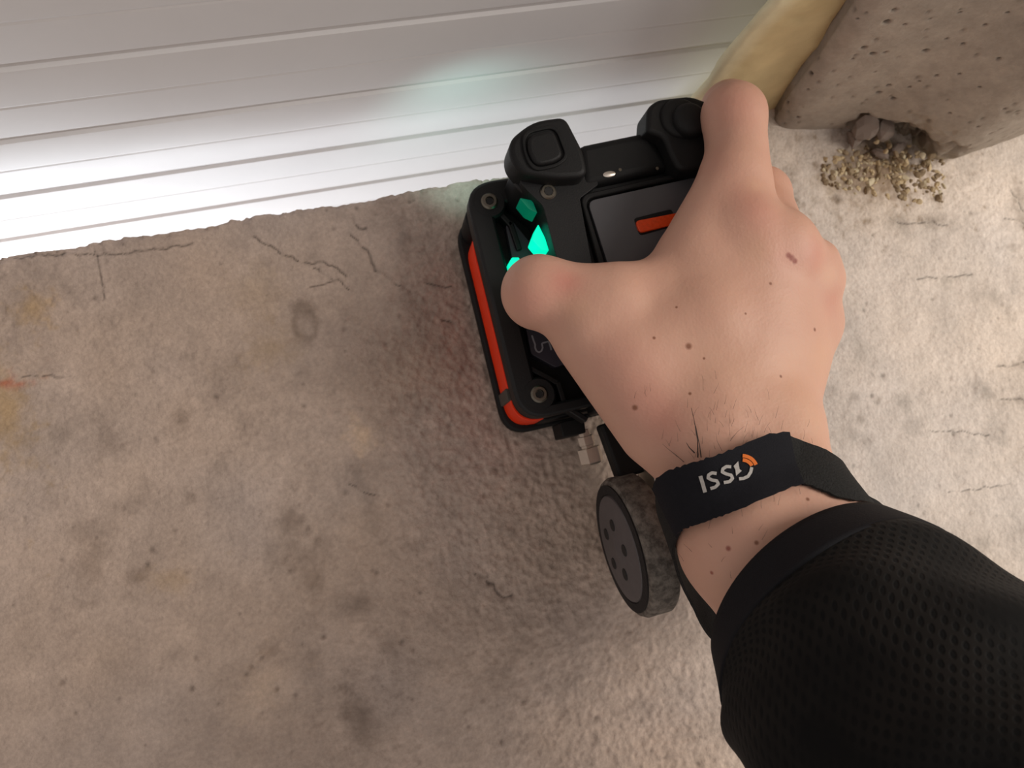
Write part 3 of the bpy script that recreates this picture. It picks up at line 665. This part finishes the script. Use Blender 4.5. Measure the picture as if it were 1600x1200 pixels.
# ---- sleeve ------------------------------------------------------------
def sleeve_material():
    m = bpy.data.materials.new('sleeve_mesh_fabric'); m.use_nodes = True; nt = m.node_tree; b = nt.nodes['Principled BSDF']; N = nt.nodes.new; Lk = nt.links.new
    b.inputs['Roughness'].default_value = .85; b.inputs['Specular IOR Level'].default_value = .2; b.inputs['Sheen Weight'].default_value = .02
    uv = N('ShaderNodeUVMap'); mp = N('ShaderNodeMapping'); mp.inputs['Scale'].default_value = (1, 1, 1); mp.inputs['Rotation'].default_value = (0, 0, .78); Lk(uv.outputs[0], mp.inputs[0])
    fr = N('ShaderNodeVectorMath'); fr.operation = 'FRACTION'; Lk(mp.outputs[0], fr.inputs[0])
    ds = N('ShaderNodeVectorMath'); ds.operation = 'DISTANCE'; Lk(fr.outputs[0], ds.inputs[0]); ds.inputs[1].default_value = (.5, .5, 0)
    mr = N('ShaderNodeMapRange'); mr.inputs['From Min'].default_value = .22; mr.inputs['From Max'].default_value = .38; Lk(ds.outputs['Value'], mr.inputs['Value'])
    mx = N('ShaderNodeMix'); mx.data_type = 'RGBA'; mx.inputs['A'].default_value = lin(9, 9, 10); mx.inputs['B'].default_value = lin(25, 23, 22); Lk(mr.outputs['Result'], mx.inputs['Factor']); Lk(mx.outputs['Result'], b.inputs['Base Color'])
    tc = N('ShaderNodeTexCoord'); nz = N('ShaderNodeTexNoise'); nz.inputs['Scale'].default_value = 28; nz.inputs['Detail'].default_value = 3; Lk(tc.outputs['Object'], nz.inputs['Vector'])
    nm = N('ShaderNodeMapRange'); nm.inputs['From Min'].default_value = .42; nm.inputs['From Max'].default_value = .62; Lk(nz.outputs['Fac'], nm.inputs['Value'])
    mu = N('ShaderNodeMath'); mu.operation = 'MULTIPLY'; Lk(mr.outputs['Result'], mu.inputs[0]); Lk(nm.outputs['Result'], mu.inputs[1]); Lk(mu.outputs[0], mx.inputs['Factor'])
    mx.inputs['A'].default_value = lin(9, 9, 10); mx.inputs['B'].default_value = lin(29, 26, 24)
    bp = N('ShaderNodeBump'); bp.inputs['Strength'].default_value = .45; bp.inputs['Distance'].default_value = .0006; Lk(mu.outputs[0], bp.inputs['Height']); Lk(bp.outputs['Normal'], b.inputs['Normal'])
    return m
M_slv = sleeve_material(); M_cuff = mat('cuff_jersey', lin(20, 20, 25), .8, noise=.12, nscale=900, bump=.25, bscale=2400, spec=.25)
CS = [(1276, 938, .130, 190), (1340, 1010, .145, 240), (1420, 1110, .164, 282), (1560, 1260, .186, 345), (1760, 1480, .212, 450)]
cpts = np.array([P(*q[:3]) for q in CS])
crad = np.array([q[3] * depth(*q[:3]) / F for q in CS])
def tube(name, s0, s1, m, nr, grow, mt, parent, tilt=0.2, nth=96, wrinkle=1.0, uvs=0.0032):
    ctr = catmull(np.column_stack([cpts, crad]), 24); s = np.concatenate([[0], np.cumsum(np.linalg.norm(np.diff(ctr[:, :3], axis=0), axis=1))])
    V = []; UV = []
    for sv in np.linspace(s0, min(s1, s[-1] - .008), nr):
        c = np.array([np.interp(sv, s, ctr[:, i]) for i in range(4)]); e = 0.006
        a = np.array([np.interp(sv + e, s, ctr[:, i]) - np.interp(max(sv - e, 0), s, ctr[:, i]) for i in range(3)]); a /= np.linalg.norm(a)
        u = np.cross(a, [0, 0, 1.0]); u /= np.linalg.norm(u); v = np.cross(u, a)
        for t in np.linspace(0, 2 * math.pi, nth, endpoint=False):
            wr = wrinkle * (0.0012 * math.sin(t * 3 + sv * 120) * math.sin(sv * 60) + 0.0016 * math.sin(t * 5 - sv * 160 + 1)) * min(1, sv / .03)
            r = c[3] + grow + wr
            V.append(c[:3] + r * (math.cos(t) * u + 0.86 * math.sin(t) * v) - a * tilt * c[3] * math.sin(t) * math.exp(-sv / .09)); UV.append((t * c[3] / uvs, sv / uvs))
    Fc = [[i * nth + k, i * nth + (k + 1) % nth, (i + 1) * nth + (k + 1) % nth, (i + 1) * nth + k] for i in range(nr - 1) for k in range(nth)]
    o = mk(name, V, Fc, mt, parent, 180)
    ul = o.data.uv_layers.new(name='UVMap')
    per = 2 * math.pi * np.mean(crad) / uvs
    for pl in o.data.polygons:
        us = [UV[o.data.loops[li].vertex_index] for li in pl.loop_indices]; mxu = max(u[0] for u in us)
        for li, u in zip(pl.loop_indices, us): ul.data[li].uv = (u[0] + (per if mxu - u[0] > per / 2 else 0), u[1])
    so = o.modifiers.new('solidify', 'SOLIDIFY'); so.thickness = .0012; so.offset = 1
    return o
sleeve = tube('sleeve', .0155, .235, 40, 60, 0.0, M_slv, person); tag(sleeve, 'black perforated mesh sleeve')
cuff = tube('cuff', .0, .0165, 4, 8, .0006, M_cuff, sleeve, wrinkle=.4); cuff.modifiers['solidify'].thickness = .0022; tag(cuff, 'plain black cuff band')

# ---- wrist strap -------------------------------------------------------
LOOP = [(1052, 788, .116), (1095, 770, .127), (1150, 752, .132), (1235, 722, .131), (1286, 764, .125), (1334, 800, .116), (1398, 838, .104), (1400, 885, .076), (1300, 945, .066), (1190, 975, .066),
        (1120, 965, .070), (1075, 905, .080), (1046, 840, .097)]
lp = np.array([P(*q) for q in LOOP])
def closed_catmull(pts, n):
    m = len(pts); out = []
    for i in range(m):
        p0, p1, p2, p3 = pts[i - 1], pts[i], pts[(i + 1) % m], pts[(i + 2) % m]
        for t in np.linspace(0, 1, n, endpoint=False):
            out.append(0.5 * (2 * p1 + (p2 - p0) * t + (2 * p0 - 5 * p1 + 4 * p2 - p3) * t * t + (3 * p1 - p0 - 3 * p2 + p3) * t ** 3))
    return np.array(out)
NS = 12; cl = closed_catmull(lp, NS); ctr = cl.mean(0)
wdir = P(1166, 800, .131) - P(1146, 725, .131); wdir[2] += .004; wdir /= np.linalg.norm(wdir)
def push(p, gap):
    for _ in range(4):
        r = skin_bvh.find_nearest(Vector(p)); d = np.array(p) - np.array(r[0]); n = np.array(r[1]); s = d @ n
        if s < gap: p = p + n * (gap - s)
        else: break
    return p
def ribbon(name, i0, i1, width, off, thick, m, parent, closed=False, nw=7, jag=0.0, seed=1):
    ids = list(range(i0, i1)); L = len(cl); V = []; r = random.Random(seed)
    for ii in ids:
        p = cl[ii % L]; t = cl[(ii + 1) % L] - cl[(ii - 1) % L]; t /= np.linalg.norm(t)
        wv = wdir - t * (wdir @ t); wv /= np.linalg.norm(wv); n = np.cross(wv, t)
        if n @ (p - ctr) < 0: n = -n
        ja, jb = r.uniform(-jag, jag), r.uniform(-jag, jag)
        for side in (0, 1):
            for k in range(nw):
                f = k / (nw - 1) - .5; q = p + wv * (f * width + (ja if k == 0 else jb if k == nw - 1 else 0))
                q = push(q, .0008) + n * (off + side * thick)
                V.append(q)
    m2 = 2 * nw; Fc = []; cnt = len(ids)
    for i in range(cnt if closed else cnt - 1):
        a, b = i * m2, ((i + 1) % cnt) * m2
        for k in range(nw - 1):
            Fc += [[a + k, a + k + 1, b + k + 1, b + k], [a + nw + k + 1, a + nw + k, b + nw + k, b + nw + k + 1]]
        Fc += [[a, b, b + nw, a + nw], [a + nw - 1, a + 2 * nw - 1, b + 2 * nw - 1, b + nw - 1]]
    if not closed:
        e = (cnt - 1) * m2
        for k in range(nw - 1): Fc += [[k, k + nw, k + nw + 1, k + 1], [e + k, e + k + 1, e + nw + k + 1, e + nw + k]]
    o = mk(name, V, Fc, m, parent, 50)
    bm = bmesh.new(); bm.from_mesh(o.data); bmesh.ops.recalc_face_normals(bm, faces=bm.faces); bm.to_mesh(o.data); bm.free()
    return o, np.array(V), Fc
strap = empty('wrist_strap', (ctr[0], ctr[1], cl[:, 2].min()))
tag(strap, 'black webbing wrist strap with printed cloth label, looped around the bare wrist', 'strap')
ribbon('webbing', 0, len(cl), .0205, .0003, .0012, M_web, strap, True, jag=.0003)
patch, pv, pf = ribbon('label_patch', -3, NS * 3 + 1, .0222, .0018, .0011, M_patch, strap, jag=.0004)
tag(patch, 'dark cloth label printed upside down')
lab_bvh = BVHTree.FromPolygons([tuple(v) for v in pv], pf)
def onlab(x, y):
    p, n = hit(lab_bvh, x, y)
    if p is None: p = P(x, y, .1335); n = np.array([0, 0, 1.0])
    d = np.array([0, 0, H]) - p; return p + d / np.linalg.norm(d) * .0004
def zpix(pts): return [(1060 + x / 8.0, 680 + y / 8.0) for x, y in pts]
for pts, wd in (([(275, 510), (305, 610), (335, 715)], 6.0), ([(478, 478), (420, 470), (378, 496), (370, 535), (420, 560), (480, 570), (500, 610), (460, 650), (400, 668)], 5.0),
                ([(660, 395), (600, 392), (556, 420), (548, 460), (600, 485), (660, 500), (678, 540), (640, 580), (568, 592)], 5.0),
                ([(758, 545), (815, 540), (870, 515), (905, 460), (918, 400)], 5.0)):
    dense = []
    for a, b in zip(pts[:-1], pts[1:]):
        for t in np.linspace(0, 1, 4, endpoint=False): dense.append((a[0] + (b[0] - a[0]) * t, a[1] + (b[1] - a[1]) * t))
    dense.append(pts[-1])
    stroke(zpix(dense), wd, onlab, 'printed_letter', M_ink, patch)
bolt = zpix([(690, 385), (748, 325), (765, 425), (792, 445), (722, 508), (712, 430)])
mk('printed_letter', [onlab(*p) for p in bolt], [list(range(len(bolt)))], M_ink, patch)
for r0, a0, a1, wd in ((165, -86, -18, 5.5), (112, -84, -20, 5.5)):
    pts = [(790 + (r0 + 25) * math.cos(math.radians(a)), 420 + r0 * math.sin(math.radians(a))) for a in np.linspace(a0, a1, 12)]
    o = stroke(zpix(pts), wd, onlab, 'printed_arc', M_ink2, patch); tag(o, 'orange printed arc')

# ---- loose dark hairs at the strap -------------------------------------
HV2 = []; HF2 = []
def hair(pts, lift, wd):
    out = []
    for i, (x, y) in enumerate(pts):
        p, n = hit(skin_bvh, x, y)
        if p is None: return
        t = i / (len(pts) - 1); out.append(p + n * (.0006 + lift * math.sin(t * math.pi * .6)))
    for i, p in enumerate(out):
        a = out[max(i - 1, 0)]; b = out[min(i + 1, len(out) - 1)]; d = b - a; d /= np.linalg.norm(d) + 1e-9
        s = np.cross(d, [0, 0, 1.0]); s /= np.linalg.norm(s) + 1e-9; q = np.cross(s, d); w_ = wd * (1 - .7 * i / (len(out) - 1))
        b0 = len(HV2)
        for k in range(3):
            an = 2 * math.pi * k / 3; HV2.append(p + w_ * (math.cos(an) * s + math.sin(an) * q))
        if i: HF2.extend([[b0 - 3 + k, b0 - 3 + (k + 1) % 3, b0 + (k + 1) % 3, b0 + k] for k in range(3)])
for pts, lf, wd in (([(1091, 715), (1092, 690), (1088, 665), (1082, 643)], .004, .00028), ([(1096, 715), (1095, 698), (1091, 680), (1089, 668)], .003, .00025), ([(1086, 708), (1080, 700), (1075, 692)], .002, .0003),
                    ([(1070, 722), (1058, 710), (1046, 700), (1038, 693)], .001, .00014), ([(1128, 705), (1120, 690), (1118, 676)], .001, .00008), ([(1140, 690), (1150, 676), (1160, 668)], .001, .00008)):
    hair(pts, lf, wd)
rh = random.Random(3)
for i in range(110):
    x, y = rh.uniform(1040, 1290), rh.uniform(640, 920)
    if i % 2: x, y = rh.gauss(1120, 60), rh.gauss(660, 30)
    a = rh.uniform(1.0, 2.2) ; l = rh.uniform(8, 20); cv = rh.uniform(-.3, .3)
    hair([(x + l * t * math.cos(a + cv * t), y - l * t * math.sin(a + cv * t)) for t in (0, .35, .7, 1)], .0006, .00006)
o = mk('arm_hair', HV2, HF2, M_hair, person, 180); tag(o, kind='stuff')
